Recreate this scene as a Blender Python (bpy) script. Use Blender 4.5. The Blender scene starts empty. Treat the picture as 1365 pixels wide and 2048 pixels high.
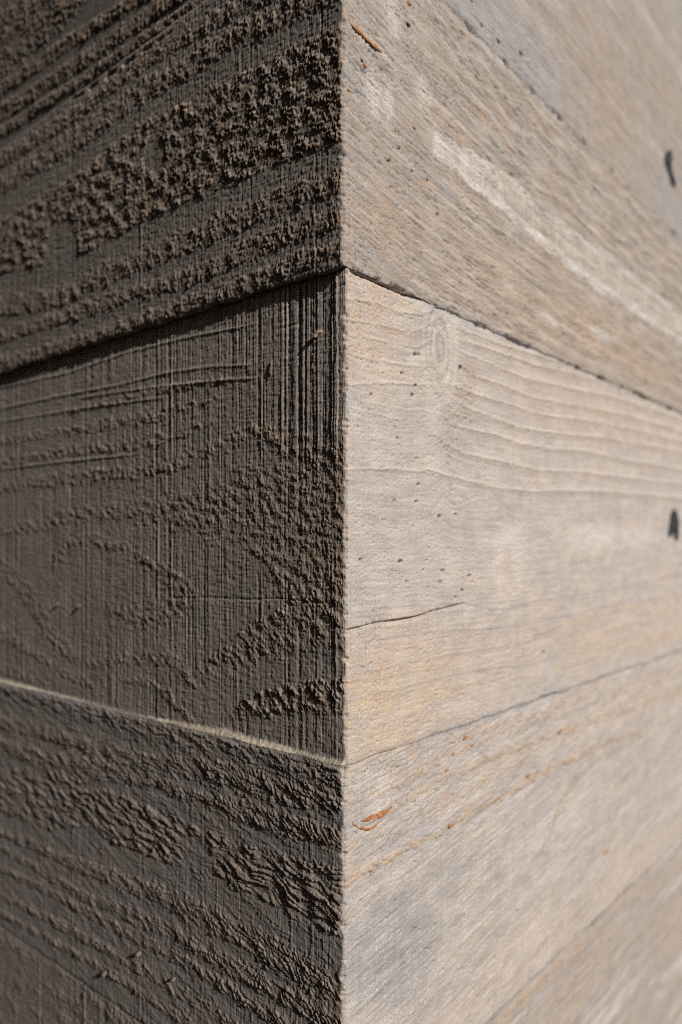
import bpy, math
import numpy as np

# ------------------------------------------------------------------ camera, sky, sun, exposure
scene = bpy.context.scene
F = 1516.0            # focal length in photograph pixels (photograph 1365 x 2048)
D = 0.30              # metres from the lens to the concrete arris
HORIZON = 1094.0      # photograph row of the horizon
EYE = 1.45            # lens height above the ground
CX = (690.0 - 682.5) / F * D

cam_data = bpy.data.cameras.new('camera')
cam = bpy.data.objects.new('camera', cam_data)
scene.collection.objects.link(cam)
cam.location = (0.0, -D, EYE)
cam.rotation_euler = (math.pi / 2, 0.0, 0.0)
cam_data.sensor_fit = 'VERTICAL'
cam_data.sensor_height = 36.0
cam_data.sensor_width = 24.0
cam_data.lens = 36.0 * F / 2048.0
cam_data.shift_y = (HORIZON - 1024.0) / 2048.0
cam_data.clip_start = 0.01
cam_data.clip_end = 3000.0
cam_data.dof.use_dof = True
cam_data.dof.focus_distance = 0.312
cam_data.dof.aperture_fstop = 5.6
scene.camera = cam

# the two faces of the corner: horizontal run and outward normal of each
TR, TL = math.atan2(F, 1289.0), math.atan2(F, 1784.0)
TR = TR + (math.pi / 2 - TR - TL) / 2
TL = math.pi / 2 - TR
dr = np.array([math.cos(TR), math.sin(TR)])
dl = np.array([-math.cos(TL), math.sin(TL)])
nr, nl = -dl, -dr

# the sun rakes the left face from the corner side and strikes the right face almost square on
SUN_A, SUN_B, SUN_C = 1.0, 0.165, 0.56
to_sun = np.array([*(nr * SUN_A + nl * SUN_B), SUN_C]); to_sun /= np.linalg.norm(to_sun)
elev = math.asin(to_sun[2]); azim = math.atan2(to_sun[0], to_sun[1])

world = bpy.data.worlds.new('World'); scene.world = world; world.use_nodes = True
wn = world.node_tree.nodes; wl = world.node_tree.links
sky = wn.new('ShaderNodeTexSky'); sky.sky_type = 'NISHITA'; sky.sun_disc = False
sky.sun_elevation = elev; sky.sun_rotation = azim
sky.dust_density = 3.0; sky.air_density = 1.0; sky.ozone_density = 0.6
wl.new(sky.outputs[0], wn['Background'].inputs['Color'])
wn['Background'].inputs['Strength'].default_value = 0.05

sun_data = bpy.data.lights.new('sun', 'SUN'); sun_data.energy = 5.0
sun_data.angle = math.radians(0.53); sun_data.color = (1.0, 0.925, 0.83)
sun = bpy.data.objects.new('sun', sun_data); scene.collection.objects.link(sun)
from mathutils import Vector
sun.rotation_euler = Vector(to_sun).to_track_quat('Z', 'Y').to_euler()
sun.location = (3, -3, 6)

scene.view_settings.view_transform = 'Standard'
scene.view_settings.look = 'None'
scene.view_settings.gamma = 1.0
scene.view_settings.exposure = 0.0
scene.view_settings.use_curve_mapping = False
scene.cycles.use_denoising = False
scene.cycles.filter_width = 1.0
scene.cycles.max_bounces = 6

# ------------------------------------------------------------------ small maths
f32 = np.float32
def hash2(ix, iy, seed):
    h = (ix.astype(np.uint32) * np.uint32(374761393)) ^ (iy.astype(np.uint32) * np.uint32(668265263)) ^ np.uint32((seed * 2246822519) & 0xffffffff)
    h = (h ^ (h >> np.uint32(13))) * np.uint32(1274126177)
    return h ^ (h >> np.uint32(16))
_ang = np.linspace(0, 2 * np.pi, 256, endpoint=False)
GX, GY = np.cos(_ang).astype(f32), np.sin(_ang).astype(f32)
def perlin(x, y, seed=0):
    x = x.astype(f32); y = y.astype(f32)
    x, y = np.broadcast_arrays(x, y)
    fx0, fy0 = np.floor(x), np.floor(y)
    ix, iy = fx0.astype(np.int32), fy0.astype(np.int32)
    fx, fy = x - fx0, y - fy0
    u = fx * fx * fx * (fx * (fx * 6 - 15) + 10); w = fy * fy * fy * (fy * (fy * 6 - 15) + 10)
    def g(dx, dy):
        h = hash2(ix + dx, iy + dy, seed) & np.uint32(255)
        return GX[h] * (fx - dx) + GY[h] * (fy - dy)
    a = g(0, 0); b = g(1, 0); c = g(0, 1); d = g(1, 1)
    return (1.5 * ((a + u * (b - a)) + w * ((c + u * (d - c)) - (a + u * (b - a))))).astype(f32)
def fbm(x, y, seed=0, octaves=3, gain=0.5):
    r = 0; amp = 1.0
    for o in range(octaves):
        r = r + amp * perlin(x * 2.0 ** o, y * 2.0 ** o, seed + 31 * o); amp *= gain
    return r
def blobs(x, y, seed=0, radius=0.62):
    """rounded lumps of random height scattered one to a cell: height in 0..1"""
    x, y = np.broadcast_arrays(x.astype(f32), y.astype(f32))
    fx0, fy0 = np.floor(x), np.floor(y); ix, iy = fx0.astype(np.int32), fy0.astype(np.int32)
    fx, fy = x - fx0, y - fy0
    best = np.zeros(x.shape, f32)
    for i in (-1, 0, 1):
        for j in (-1, 0, 1):
            h = hash2(ix + i, iy + j, seed)
            px = i + (h & np.uint32(1023)).astype(f32) / 1023 - fx
            py = j + ((h >> np.uint32(10)) & np.uint32(1023)).astype(f32) / 1023 - fy
            k = 0.25 + 0.75 * ((h >> np.uint32(20)) & np.uint32(255)).astype(f32) / 255
            d2 = (px * px + py * py) / (radius * (0.7 + 0.5 * k)) ** 2
            best = np.maximum(best, k * np.sqrt(np.maximum(0, 1 - d2)))
    return best
def sm(a, b, x):
    t = np.clip((x - a) / (b - a), 0, 1); return t * t * (3 - 2 * t)

def wall(px, py, face):
    """photograph pixel -> (run along that face from the arris, height above the lens)"""
    px = np.asarray(px, float); py = np.asarray(py, float)
    d = dl if face == 'L' else dr
    xi = (px - 682.5) / F; yi = (HORIZON - py) / F
    s = (xi * D - CX) / (d[0] - xi * d[1])
    return s, yi * (D + s * d[1])
def curve(pts, face):
    """photograph points (x, y[, half width]) -> arrays s, v, half width in metres, sorted along the face"""
    p = np.array([q if len(q) == 3 else (*q, 10.0) for q in pts], float)
    s, v = wall(p[:, 0], p[:, 1], face)
    d = dl if face == 'L' else dr
    hw = p[:, 2] * (D + s * d[1]) / F
    o = np.argsort(s)
    return s[o], v[o], hw[o]
def Z(pts, scale, ox, oy, default=None):
    """readings taken on an enlarged crop -> photograph pixels"""
    return [(ox + q[0] / scale, oy + q[1] / scale, (q[2] if len(q) > 2 else (default or 20)) / scale) for q in pts]

class Fld:
    """one board's grid of run S and height V with accumulated relief H (metres), albedo C and fibre density K"""
    def __init__(self, S, V, face, base):
        self.S, self.V, self.face = S, V, face
        self.H = np.zeros(S.shape, f32)
        self.C = np.empty(S.shape + (3,), f32); self.C[:] = base
        self.K = np.zeros(S.shape, f32)
        self.rough = np.zeros(S.shape, f32)
        self.G = V
        self.n400 = perlin(S * 380, V * 380, 5)
        self.n900 = perlin(S * 900, V * 900, 6)
        self.low = fbm(S * 22, V * 30, 7, 3)
    def ends(self, s, s0, s1, fade=0.008):
        m = np.ones(self.S.shape, f32)
        if s0 > 0.004: m *= sm(s0 - fade, s0 + fade * .3, self.S)
        lim = 0.25 if self.face == 'L' else 0.36
        if s1 < lim: m *= 1 - sm(s1 - fade * .3, s1 + fade, self.S)
        return m
    def t(self, pts):
        s, v, hw = curve(pts, self.face)
        return (self.V - np.interp(self.S, s, v)) / np.interp(self.S, s, hw), self.ends(self.S, s[0], s[-1]), s, hw
    def band(self, pts, warp=0.45, up=0.3, dn=0.3):
        t, e, s, hw = self.t(pts)
        w = t + warp * (self.n400 * 1.2 + .5 * self.n900)
        return np.where(w > 0, 1 - sm(1 - up, 1 + up, w), 1 - sm(1 - dn, 1 + dn, -w)).astype(f32) * e
    def zone(self, upper, lower, warp=0.0012, up=0.0008, dn=0.0008):
        su, vu, _ = curve(upper, self.face); sl, vl, _ = curve(lower, self.face)
        w = warp * (self.n400 * 1.2 + .5 * self.n900)
        m = sm(-dn, dn, self.V - np.interp(self.S, sl, vl) + w) * (1 - sm(-up, up, self.V - np.interp(self.S, su, vu) + w))
        return m.astype(f32) * self.ends(self.S, max(su[0], sl[0]), min(su[-1], sl[-1]), .004)
    def spot(self, x, y, rx, ry, soft=0.5, warp=0.25):
        """an ellipse given in photograph pixels"""
        s0, v0 = wall(x, y, self.face); s1, _ = wall(x + rx, y, self.face); _, v1 = wall(x, y - ry, self.face)
        q = np.hypot((self.S - s0) / abs(s1 - s0), (self.V - v0) / abs(v1 - v0)) + warp * self.n400
        return 1 - sm(1 - soft, 1 + soft, q)
    def tint(self, m, col, k=1.0):
        m = (np.clip(m, 0, 1) * k)[..., None]
        self.C += m * (np.asarray(col, f32) - self.C)

# ------------------------------------------------------------------ boards (heights above the lens, metres)
def vj(y): return (HORIZON - y) / F * D
JOINTS = [vj(2323), vj(1532), vj(532), vj(-196)]           # L4|L3, L3|L2, L2|L1, L1|L0 at the arris
TOP, BOT = 1.15, -EYE
WALL_RUN = 2.4

saw_rng = np.random.default_rng(11)
def saw_table(mean, seed):
    r = np.random.default_rng(seed); xs = np.arange(0, WALL_RUN + .1, 1e-4); h = np.zeros(xs.size)
    p = 0.0
    while p < 0.7:
        p += r.exponential(mean) * .8 + mean * .2
        w = r.uniform(.00022, .0007); dpt = r.uniform(.15, 1.0) ** 2 * (1 if r.random() < .75 else -.8)
        i0, i1 = int(max(0, (p - 3 * w) / 1e-4)), int((p + 3 * w) / 1e-4)
        q = (xs[i0:i1] - p) / w
        prof = np.where(q < 0, np.exp(-(q * 2.4) ** 2), np.exp(-(q * .9) ** 2))
        h[i0:i1] -= dpt * prof
    return xs, h
SAW = [saw_table(.0021, 3), saw_table(.0034, 4), saw_table(.0013, 9)]
def saw(f, which, seed, vfreq=18):
    xs, h = SAW[which]
    g = np.interp(f.S + .0004 * perlin(f.S * 4, f.V * 9, seed), xs, h).astype(f32)
    mod = sm(-.35, .45, perlin(f.S * 330, f.V * vfreq, seed + 1)) 
    return g * (.25 + .75 * mod)
def torn(x, y, seed):
    """chaotic lumps of several sizes, one unit across, 0..1.3"""
    wx = x + .55 * perlin(x * .8, y * .8, seed) + .25 * perlin(x * 2.1, y * 2.1, seed + 1)
    wy = y + .55 * perlin(x * .8, y * .8, seed + 2) + .25 * perlin(x * 2.1, y * 2.1, seed + 3)
    amp = .35 + .9 * sm(-.45, .5, perlin(x * .23, y * .23, seed + 4))
    return amp * (.72 * blobs(wx, wy, seed + 5) + .30 * blobs(wx * 2.1, wy * 2.1, seed + 6) + .28 * (1 - np.abs(perlin(wx * 1.6, wy * 1.6, seed + 7)) * 2))
def grit(f, k=1.0):
    """fine sandy and fibrous relief of the shaded face"""
    S, V = f.S, f.V
    return k * (.00005 * perlin(S * 1000, V * 1000, 43) + .00008 * perlin(S * 140, V * 1200, 44) + .00006 * perlin(S * 480, V * 420, 45) + .00012 * sm(.3, .7, perlin(S * 300, V * 300, 46)) * perlin(S * 900, V * 900, 47))
def fine(f, k=1.0):
    return k * (perlin(f.S * 1500, f.V * 1500, 41) * .00002 + perlin(f.S * 700, f.V * 700, 42) * .00003)

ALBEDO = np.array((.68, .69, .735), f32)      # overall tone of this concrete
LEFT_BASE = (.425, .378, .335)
def left_top(f):            # board above the frame's upper left
    S, V = f.S, f.V
    m = np.zeros(S.shape, f32)
    sc = 1.896
    for pts in ([(0, 120, 150), (150, 10, 150), (330, -130, 110)], [(0, 340, 26), (250, 170, 28), (500, 10, 26), (700, -120, 26)],
                [(0, 430, 30), (300, 240, 30), (560, 60, 30), (760, -70, 30)], [(0, 505, 20), (300, 310, 20), (600, 110, 20), (800, -20, 18)]):
        m = np.maximum(m, f.band(Z(pts, sc, 0, 0)))
    lump = torn(S * 380, V * 420, 31)
    f.H += m * (.00012 + .00085 * lump + .00018 * f.n400) + (1 - m) * saw(f, 1, 20) * .00025 + grit(f); f.C *= .88  # last factor darkens the whole board, lens vignette put into its colour
    f.rough = m
def left_upper(f):          # coarse torn grain over the step
    S, V = f.S, f.V; sc = 1.896
    bands = [
        [(0, 620, 26), (120, 545, 26), (260, 460, 26), (370, 380, 28), (500, 270, 28), (640, 185, 30), (800, 90, 30), (1000, 0, 30), (1250, -110, 30)],
        [(0, 715, 34), (130, 630, 34), (250, 560, 36), (400, 465, 38), (540, 355, 36), (650, 290, 36), (720, 262, 34), (800, 200, 40), (900, 140, 42), (1000, 95, 46), (1100, 45, 44), (1300, -40, 40)],
        [(0, 1165, 30), (100, 1150, 40), (200, 1135, 30), (280, 1118, 30), (380, 1050, 36), (500, 1005, 34), (700, 925, 38), (900, 838, 40), (1100, 752, 40), (1310, 690, 42)],
        [(0, 1280, 20), (200, 1218, 22), (400, 1150, 26), (600, 1090, 26), (800, 1030, 28), (950, 950, 34), (1100, 890, 34), (1310, 820, 36)],
        [(0, 1385, 22), (300, 1300, 24), (550, 1212, 24), (750, 1150, 26), (950, 1080, 28), (1100, 1012, 28), (1310, 945, 30)],
    ]
    m = np.zeros(S.shape, f32)
    for b in bands: m = np.maximum(m, f.band([(x_, y_, h_ * 1.05) for x_, y_, h_ in Z(b, sc, 0, 0)], warp=.5, dn=.3, up=.45))
    big = f.zone(Z([(0, 850), (220, 715), (330, 640), (480, 520), (560, 462), (700, 400), (850, 320), (1000, 250), (1160, 160), (1310, 105)], sc, 0, 0),
                 Z([(0, 1040), (150, 1010), (300, 965), (330, 960), (500, 870), (700, 775), (900, 688), (1100, 612), (1310, 545)], sc, 0, 0), up=.0014)
    hole = f.zone(Z([(560, 560), (580, 510), (600, 500), (630, 540)], sc, 0, 0), Z([(560, 640), (590, 655), (630, 640)], sc, 0, 0), warp=.0005)
    hole2 = f.zone(Z([(195, 880), (210, 845), (280, 835), (300, 900)], sc, 0, 0), Z([(195, 1080), (300, 1080)], sc, 0, 0), warp=.0005)
    big = big * (1 - hole) * (1 - hole2)
    lump = torn(S * 560, (V - .15 * S) * 720, 130)
    lump2 = blobs(S * 850, V * 900, 14)
    fib = perlin(S * 120, (V - .13 * S) * 1000, 15) + .6 * perlin(S * 260, (V - .13 * S) * 1900, 16)
    soft = sm(.06, .0, S) * sm(.17, .13, V)            # fibrous towards the arris
    f.H += big * (.00008 + .00100 * (lump - .30) * (1 - .5 * soft) + .00018 * lump2 + .00016 * fib * (.5 + soft))
    tcol = torn(S * 700, V * 520, 170)
    f.H += m * (1 - big) * (.00010 + .00070 * (tcol - .22) + .00018 * lump2 + .00010 * fib)
    sm_m = np.clip(1 - m - big, 0, 1)
    f.H += sm_m * (saw(f, 1, 22) * .00042 + saw(f, 2, 23, 30) * .00014 + .00004 * fib) + .00005 * f.low
    f.H += grit(f, 2.0)
    f.tint(sm(-.3, .5, f.low), (.38, .33, .285), .5)
    # dark open slit along the top joint
    t, e, _, _ = f.t(Z([(300, 372, 5), (410, 296, 9), (500, 236, 8), (640, 140, 5)], sc, 0, 0))
    f.H -= .0018 * np.exp(-(t + .6 * f.n400) ** 2) * e * sm(-.3, .3, perlin(S * 120, V * 0, 48))
    f.rough = np.maximum(m, big)
def left_middle(f):         # recessed smooth board with saw marks and a cathedral figure
    S, V = f.S, f.V; sc = 1.896
    def z2(p): return Z(p, sc, 0, 500)
    def z3(p): return Z(p, sc, 0, 1000)
    m = np.zeros(S.shape, f32); thin = np.zeros(S.shape, f32)
    for b in ([(0, 600, 4), (230, 550, 4), (450, 510, 4), (620, 465, 5), (800, 440, 5), (930, 435, 4)], [(0, 520, 3), (250, 465, 3), (480, 385, 3), (700, 330, 4), (860, 300, 4), (940, 282, 3)],
              [(300, 560, 3), (600, 515, 4), (860, 490, 4), (950, 486, 4)], [(0, 650, 3), (300, 600, 4), (600, 560, 4)], [(0, 830, 4), (250, 800, 4), (500, 775, 4)]):
        thin = np.maximum(thin, f.band(z2(b), warp=.3, up=.5, dn=.5))
    for b in ([(250, 610, 9), (400, 575, 10), (550, 540, 13), (700, 515, 12), (860, 488, 8)],
              [(0, 722, 12), (200, 690, 12), (400, 660, 15), (600, 625, 18), (700, 590, 16), (810, 562, 8)],
              [(0, 805, 12), (250, 762, 14), (480, 738, 16), (600, 715, 16), (700, 682, 14), (830, 636, 8)],
              [(0, 905, 16), (150, 880, 18), (250, 862, 20), (400, 850, 22), (600, 830, 24), (750, 780, 24), (870, 720, 22), (950, 684, 26), (1000, 696, 36), (1100, 735, 44), (1200, 780, 44), (1310, 790, 50)]):
        m = np.maximum(m, f.band([(x_, y_, h_ * 1.2) for x_, y_, h_ in z2(b)], warp=.6, up=.7, dn=.4))
    for b in ([(60, 108, 14), (200, 82, 16), (280, 50, 18), (400, 45, 22), (500, 35, 26), (600, 40, 36), (720, 50, 44), (800, 80, 50)],
              [(188, 300, 20), (205, 235, 22), (240, 190, 20), (290, 158, 16), (350, 152, 15), (420, 166, 16), (500, 202, 18), (580, 243, 20), (650, 290, 26), (705, 350, 26)],
              [(430, 425, 8), (470, 430, 26), (520, 440, 32), (600, 430, 34), (680, 405, 32), (730, 390, 16)],
              [(0, 255, 34), (60, 310, 34), (130, 405, 34), (180, 495, 30), (230, 560, 24), (290, 602, 16)],
              [(0, 512, 14), (60, 540, 14), (150, 600, 14), (250, 662, 12), (340, 695, 10)], [(0, 640, 12), (90, 668, 12), (160, 700, 8)],
              [(320, 622, 10), (400, 612, 14), (480, 600, 14), (560, 592, 14), (650, 612, 18), (710, 665, 20), (735, 710, 10)],
              [(470, 682, 8), (560, 692, 12), (620, 730, 16), (680, 782, 16), (715, 835, 10)]):
        m = np.maximum(m, f.band([(x_, y_, h_ * 1.3) for x_, y_, h_ in z3(b)], warp=.7, up=.7, dn=.7))
    big = f.zone(z3([(560, 10), (700, -20), (900, -110), (1050, -150), (1310, -140)]), z3([(560, 70), (720, 85), (800, 112), (900, 165), (980, 225), (1040, 290), (1068, 370), (1310, 385)]), up=.006, dn=.0007)
    band2 = f.zone(z3([(735, 625), (760, 615), (830, 578), (900, 508), (950, 468), (1060, 415), (1100, 365), (1310, 380)]), z3([(735, 665), (850, 650), (950, 615), (1100, 580), (1310, 560)]), up=.0007, dn=.007)
    band3 = f.zone(z3([(875, 812), (920, 758), (1000, 720), (1150, 690), (1310, 682)]), z3([(875, 825), (930, 832), (1000, 825), (1150, 800), (1310, 800)]), up=.0006, dn=.003)
    lump = torn((S + .45 * V) * 740, (V - .45 * S) * 1150, 230)
    lump2 = blobs(S * 1000, V * 1200, 24)
    coarse = np.maximum(band2 * sm(-.05, -.035, -S + .0), 0)
    flake = torn((S + .8 * V) * 380, (V - .8 * S) * 820, 250)
    R = np.clip(np.maximum(np.maximum(m, big), band2), 0, 1)
    f.H += m * (.00052 * (lump - .26) + .00014 * lump2)
    f.H += big * (1 - m) * (.00046 * (lump - .33) + .00014 * lump2)
    f.H += band2 * (.00060 * (flake - .30) + .00012 * lump2)
    f.H += band3 * (.00005 + .00095 * (flake - .28) + .00012 * lump2)
    f.H += thin * .00032
    corner_saw = sm(.058, .048, S) * sm(.020, .045, V)
    g = saw(f, 0, 24, 22) * .00036 + saw(f, 2, 26, 45) * .00024 + saw(f, 2, 28, 80) * .00014 + .00005 * perlin(S * 1300, V * 25, 29)
    f.H += g * (1 - .35 * R) * (1.25 + .1 * sm(.2, .0, S)) * (.55 + .75 * sm(-.4, .5, perlin(S * 28, V * 22, 36))) + corner_saw * (saw(f, 2, 30, 6) * .00030 + saw(f, 0, 34, 5) * .00036)
    t, e, _, _ = f.t(z3([(670, 371, 3), (800, 371, 4), (940, 378, 4), (1060, 372, 3), (1200, 390, 4), (1250, 392, 3)]))
    f.H -= .00030 * np.exp(-t * t * 1.2) * e
    # small broken step in the saw marks near the arris
    t, e, _, _ = f.t([(560, 655, 2.5), (596, 645, 2.5), (632, 603, 2.5), (670, 575, 2.5), (688, 566, 2.5)])
    f.H -= .00025 * np.exp(-t * t) * e
    f.H += .00006 * f.low + grit(f, 1.5) + .00016 * lump * sm(-.1, .6, f.low)
    # sandy heap on the ledge under the board, widening to the arris
    ramp = f.zone(z3([(0, 679), (300, 759), (500, 811), (700, 845), (850, 870), (960, 905), (1060, 928), (1180, 962), (1310, 995)]), z3([(0, 790), (1310, 1100)]), warp=.0012, up=.0009)
    f.H = f.H * (1 - ramp * .95)
    vedge = JOINTS[1]
    sl = np.interp(S, *curve(z3([(0, 679), (300, 759), (500, 811), (700, 845), (850, 870), (960, 905), (1060, 928), (1180, 962), (1310, 995)]), 'L')[:2])
    k = np.clip((sl - V) / np.maximum(sl - vedge, .001), 0, 1)
    f.H += ramp * k ** 1.1 * .00150 + ramp * .00030 * (torn(S * 420, V * 480, 420) - .3) + ramp * (.00016 * f.n900 + .00016 * f.n400 + .00024 * lump2)
    f.tint(ramp, (.72, .62, .49), .95)  # bright tint paints sunlight onto the ledge and its sand
    f.rough = np.maximum(R, band3) * (1 - ramp)
    f.tint(sm(.2, .6, f.low), (.385, .33, .28), .5)
def left_lower(f):          # shingled flakes
    S, V = f.S, f.V; sc = 1.896
    def z4(p): return Z(p, sc, 0, 1500)
    m = np.zeros(S.shape, f32)
    for b in ([(0, -110, 20), (200, -60, 24), (400, 0, 30), (560, 45, 34), (700, 60, 40), (860, 95, 46), (1000, 130, 46), (1150, 160, 46), (1310, 190, 46)],
              [(0, -20, 26), (200, 40, 30), (380, 75, 40), (480, 90, 30), (600, 118, 26), (740, 175, 26), (860, 215, 34), (1000, 255, 40), (1130, 290, 40), (1310, 335, 38)],
              [(0, 305, 12), (110, 350, 16), (250, 412, 20), (340, 450, 26), (480, 500, 28), (620, 550, 36), (760, 620, 44), (900, 690, 50), (1050, 770, 56), (1200, 860, 56), (1310, 920, 56)],
              [(0, 360, 10), (150, 450, 14), (300, 540, 18), (400, 580, 22), (550, 640, 28), (700, 710, 32), (800, 770, 32), (900, 830, 34), (1000, 880, 36), (1150, 960, 36), (1310, 1040, 36)],
              [(0, 440, 10), (200, 540, 14), (350, 620, 18), (500, 695, 22), (650, 770, 22), (800, 860, 24), (950, 950, 26), (1100, 1040, 26), (1250, 1130, 26)],
              [(0, 540, 12), (250, 670, 18), (450, 775, 20), (650, 890, 22), (800, 985, 22), (950, 1080, 20)],
              [(0, 610, 10), (250, 745, 14), (450, 860, 16), (650, 985, 16), (800, 1080, 16)]):
        m = np.maximum(m, f.band(z4(b), up=.35, dn=.3))
    big = f.zone(z4([(0, 75), (150, 60), (330, 118), (500, 180), (700, 265), (900, 350), (1100, 400), (1310, 450)]),
                 z4([(0, 225), (200, 300), (330, 285), (450, 350), (590, 410), (720, 445), (800, 440), (900, 520), (1000, 560), (1150, 640), (1310, 700)]))
    inlet = f.zone(z4([(705, 330), (720, 318), (780, 325), (800, 350)]), z4([(705, 470), (800, 440)]), warp=.0004)
    big *= 1 - inlet
    ac = V - .30 * S + .0022 * perlin(S * 60, V * 60, 51) + .0009 * perlin(S * 220, V * 220, 52); al = S + .3 * V
    ph = ac * 380 + 1.0 * perlin(al * 45, ac * 170, 53) + .34 * perlin(al * 130, ac * 380, 54) + .10 * perlin(al * 420, ac * 600, 60)
    fl = 1 - (ph - np.floor(ph)); fl = fl * (.45 + .9 * sm(-.5, .5, perlin(al * 90, np.floor(ph) * 7.3, 55)))
    ac2 = V - 1.15 * S; ph2 = ac2 * 360 + .8 * perlin(S * 150, V * 150, 56) + .22 * perlin(S * 420, V * 420, 58)
    fl2 = 1 - (ph2 - np.floor(ph2)); fl2 = fl2 * (.3 + .9 * sm(-.4, .4, perlin(S * 120, V * 160, 65)))
    lump2 = blobs(S * 620, V * 800, 57)
    ph3 = ac * 560 + .9 * perlin(al * 80, ac * 260, 66) + .3 * perlin(al * 300, ac * 500, 67); fl3 = (1 - (ph3 - np.floor(ph3))) * sm(-.3, .5, perlin(al * 60, ac * 200, 68))
    R = np.maximum(m, big)
    f.H += big * (.00088 * (fl - .3) + .00006 * lump2 + .00006 * f.n400)
    f.H += m * (1 - big) * (.00042 * (fl - .22) + .00056 * (fl2 - .14) + .00008 * lump2)
    f.H += (1 - R) * (saw(f, 1, 62, 14) * -.00030 + saw(f, 2, 64, 30) * .00014) + R * saw(f, 1, 62, 14) * -.00014
    f.H += (1 - R) * .00004 * perlin((S + .3 * V) * 160, (V - .3 * S) * 1100, 59)
    f.H += .00007 * f.low + grit(f, 1.5) + .00030 * fl3
    top = sm(.016, .003, JOINTS[1] - V) * sm(.0, .002, JOINTS[1] - V); f.H += top * (1 - R) * (.00055 * fl + .00035 * torn(S * 300, V * 560, 350))
    f.rough = np.maximum(R, top * .5)
    f.tint(sm(-.5, .6, -f.low), (.41, .38, .36), .8)
def left_bottom(f):
    S, V = f.S, f.V
    f.H += saw(f, 1, 72, 12) * .00034 + saw(f, 2, 73, 30) * .00020 + saw(f, 0, 74, 8) * .00040 * f.spot(205, 2040, 70, 90, .6) * 2 + .00012 * f.low + grit(f, 2.6)
    m = sm(.0, .5, perlin(S * 40, V * 110, 75)); f.H += m * .00055 * torn(S * 420, V * 640, 76)
    f.rough = m * .2

# ------------------------------------------------------------------ right face
GREY, PALE, TAN, BLUISH = (.405, .375, .350), (.50, .465, .435), (.44, .355, .270), (.36, .355, .360)
def pits(f, pts, r=2.6, depth=.0011):
    for (x, y, *_) in pts:
        k = .55 + .75 * ((x * 7.31 + y * 3.17) % 1); q = f.spot(x, y, r * k, r * k * 1.15, .35, .15); f.H -= depth * 2.6 * k * q
def right_top(f):
    S, V = f.S, f.V
    w = V - vj(-196) + .002 * f.low
    ring = np.clip(1.6 * fbm(S * 3.5, w * 75, 80, 4, .6), -1, 1)
    far = sm(.02, .055, w)
    f.tint(far * sm(-.2, .7, ring), (.43, .36, .29), .6); f.tint(far * sm(.3, .9, -ring), PALE, .6); f.tint(sm(.1, .6, perlin(S * 10, w * 260, 82)), (.34, .315, .29), .5)
    f.tint(sm(.05, .0, w), (.41, .385, .37), .8)
    f.tint(f.spot(1220, 280, 60, 190, .8), TAN, .5)
    f.H += far * .00012 * ring + .0001 * f.low + .00008 * perlin(S * 120, V * 900, 81)
    f.K = far * .3
    pits(f, Z([(588, 100), (655, 163), (740, 210), (550, 5), (545, 160), (640, 245)], 1.936, 660, 0), 3.2)
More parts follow.
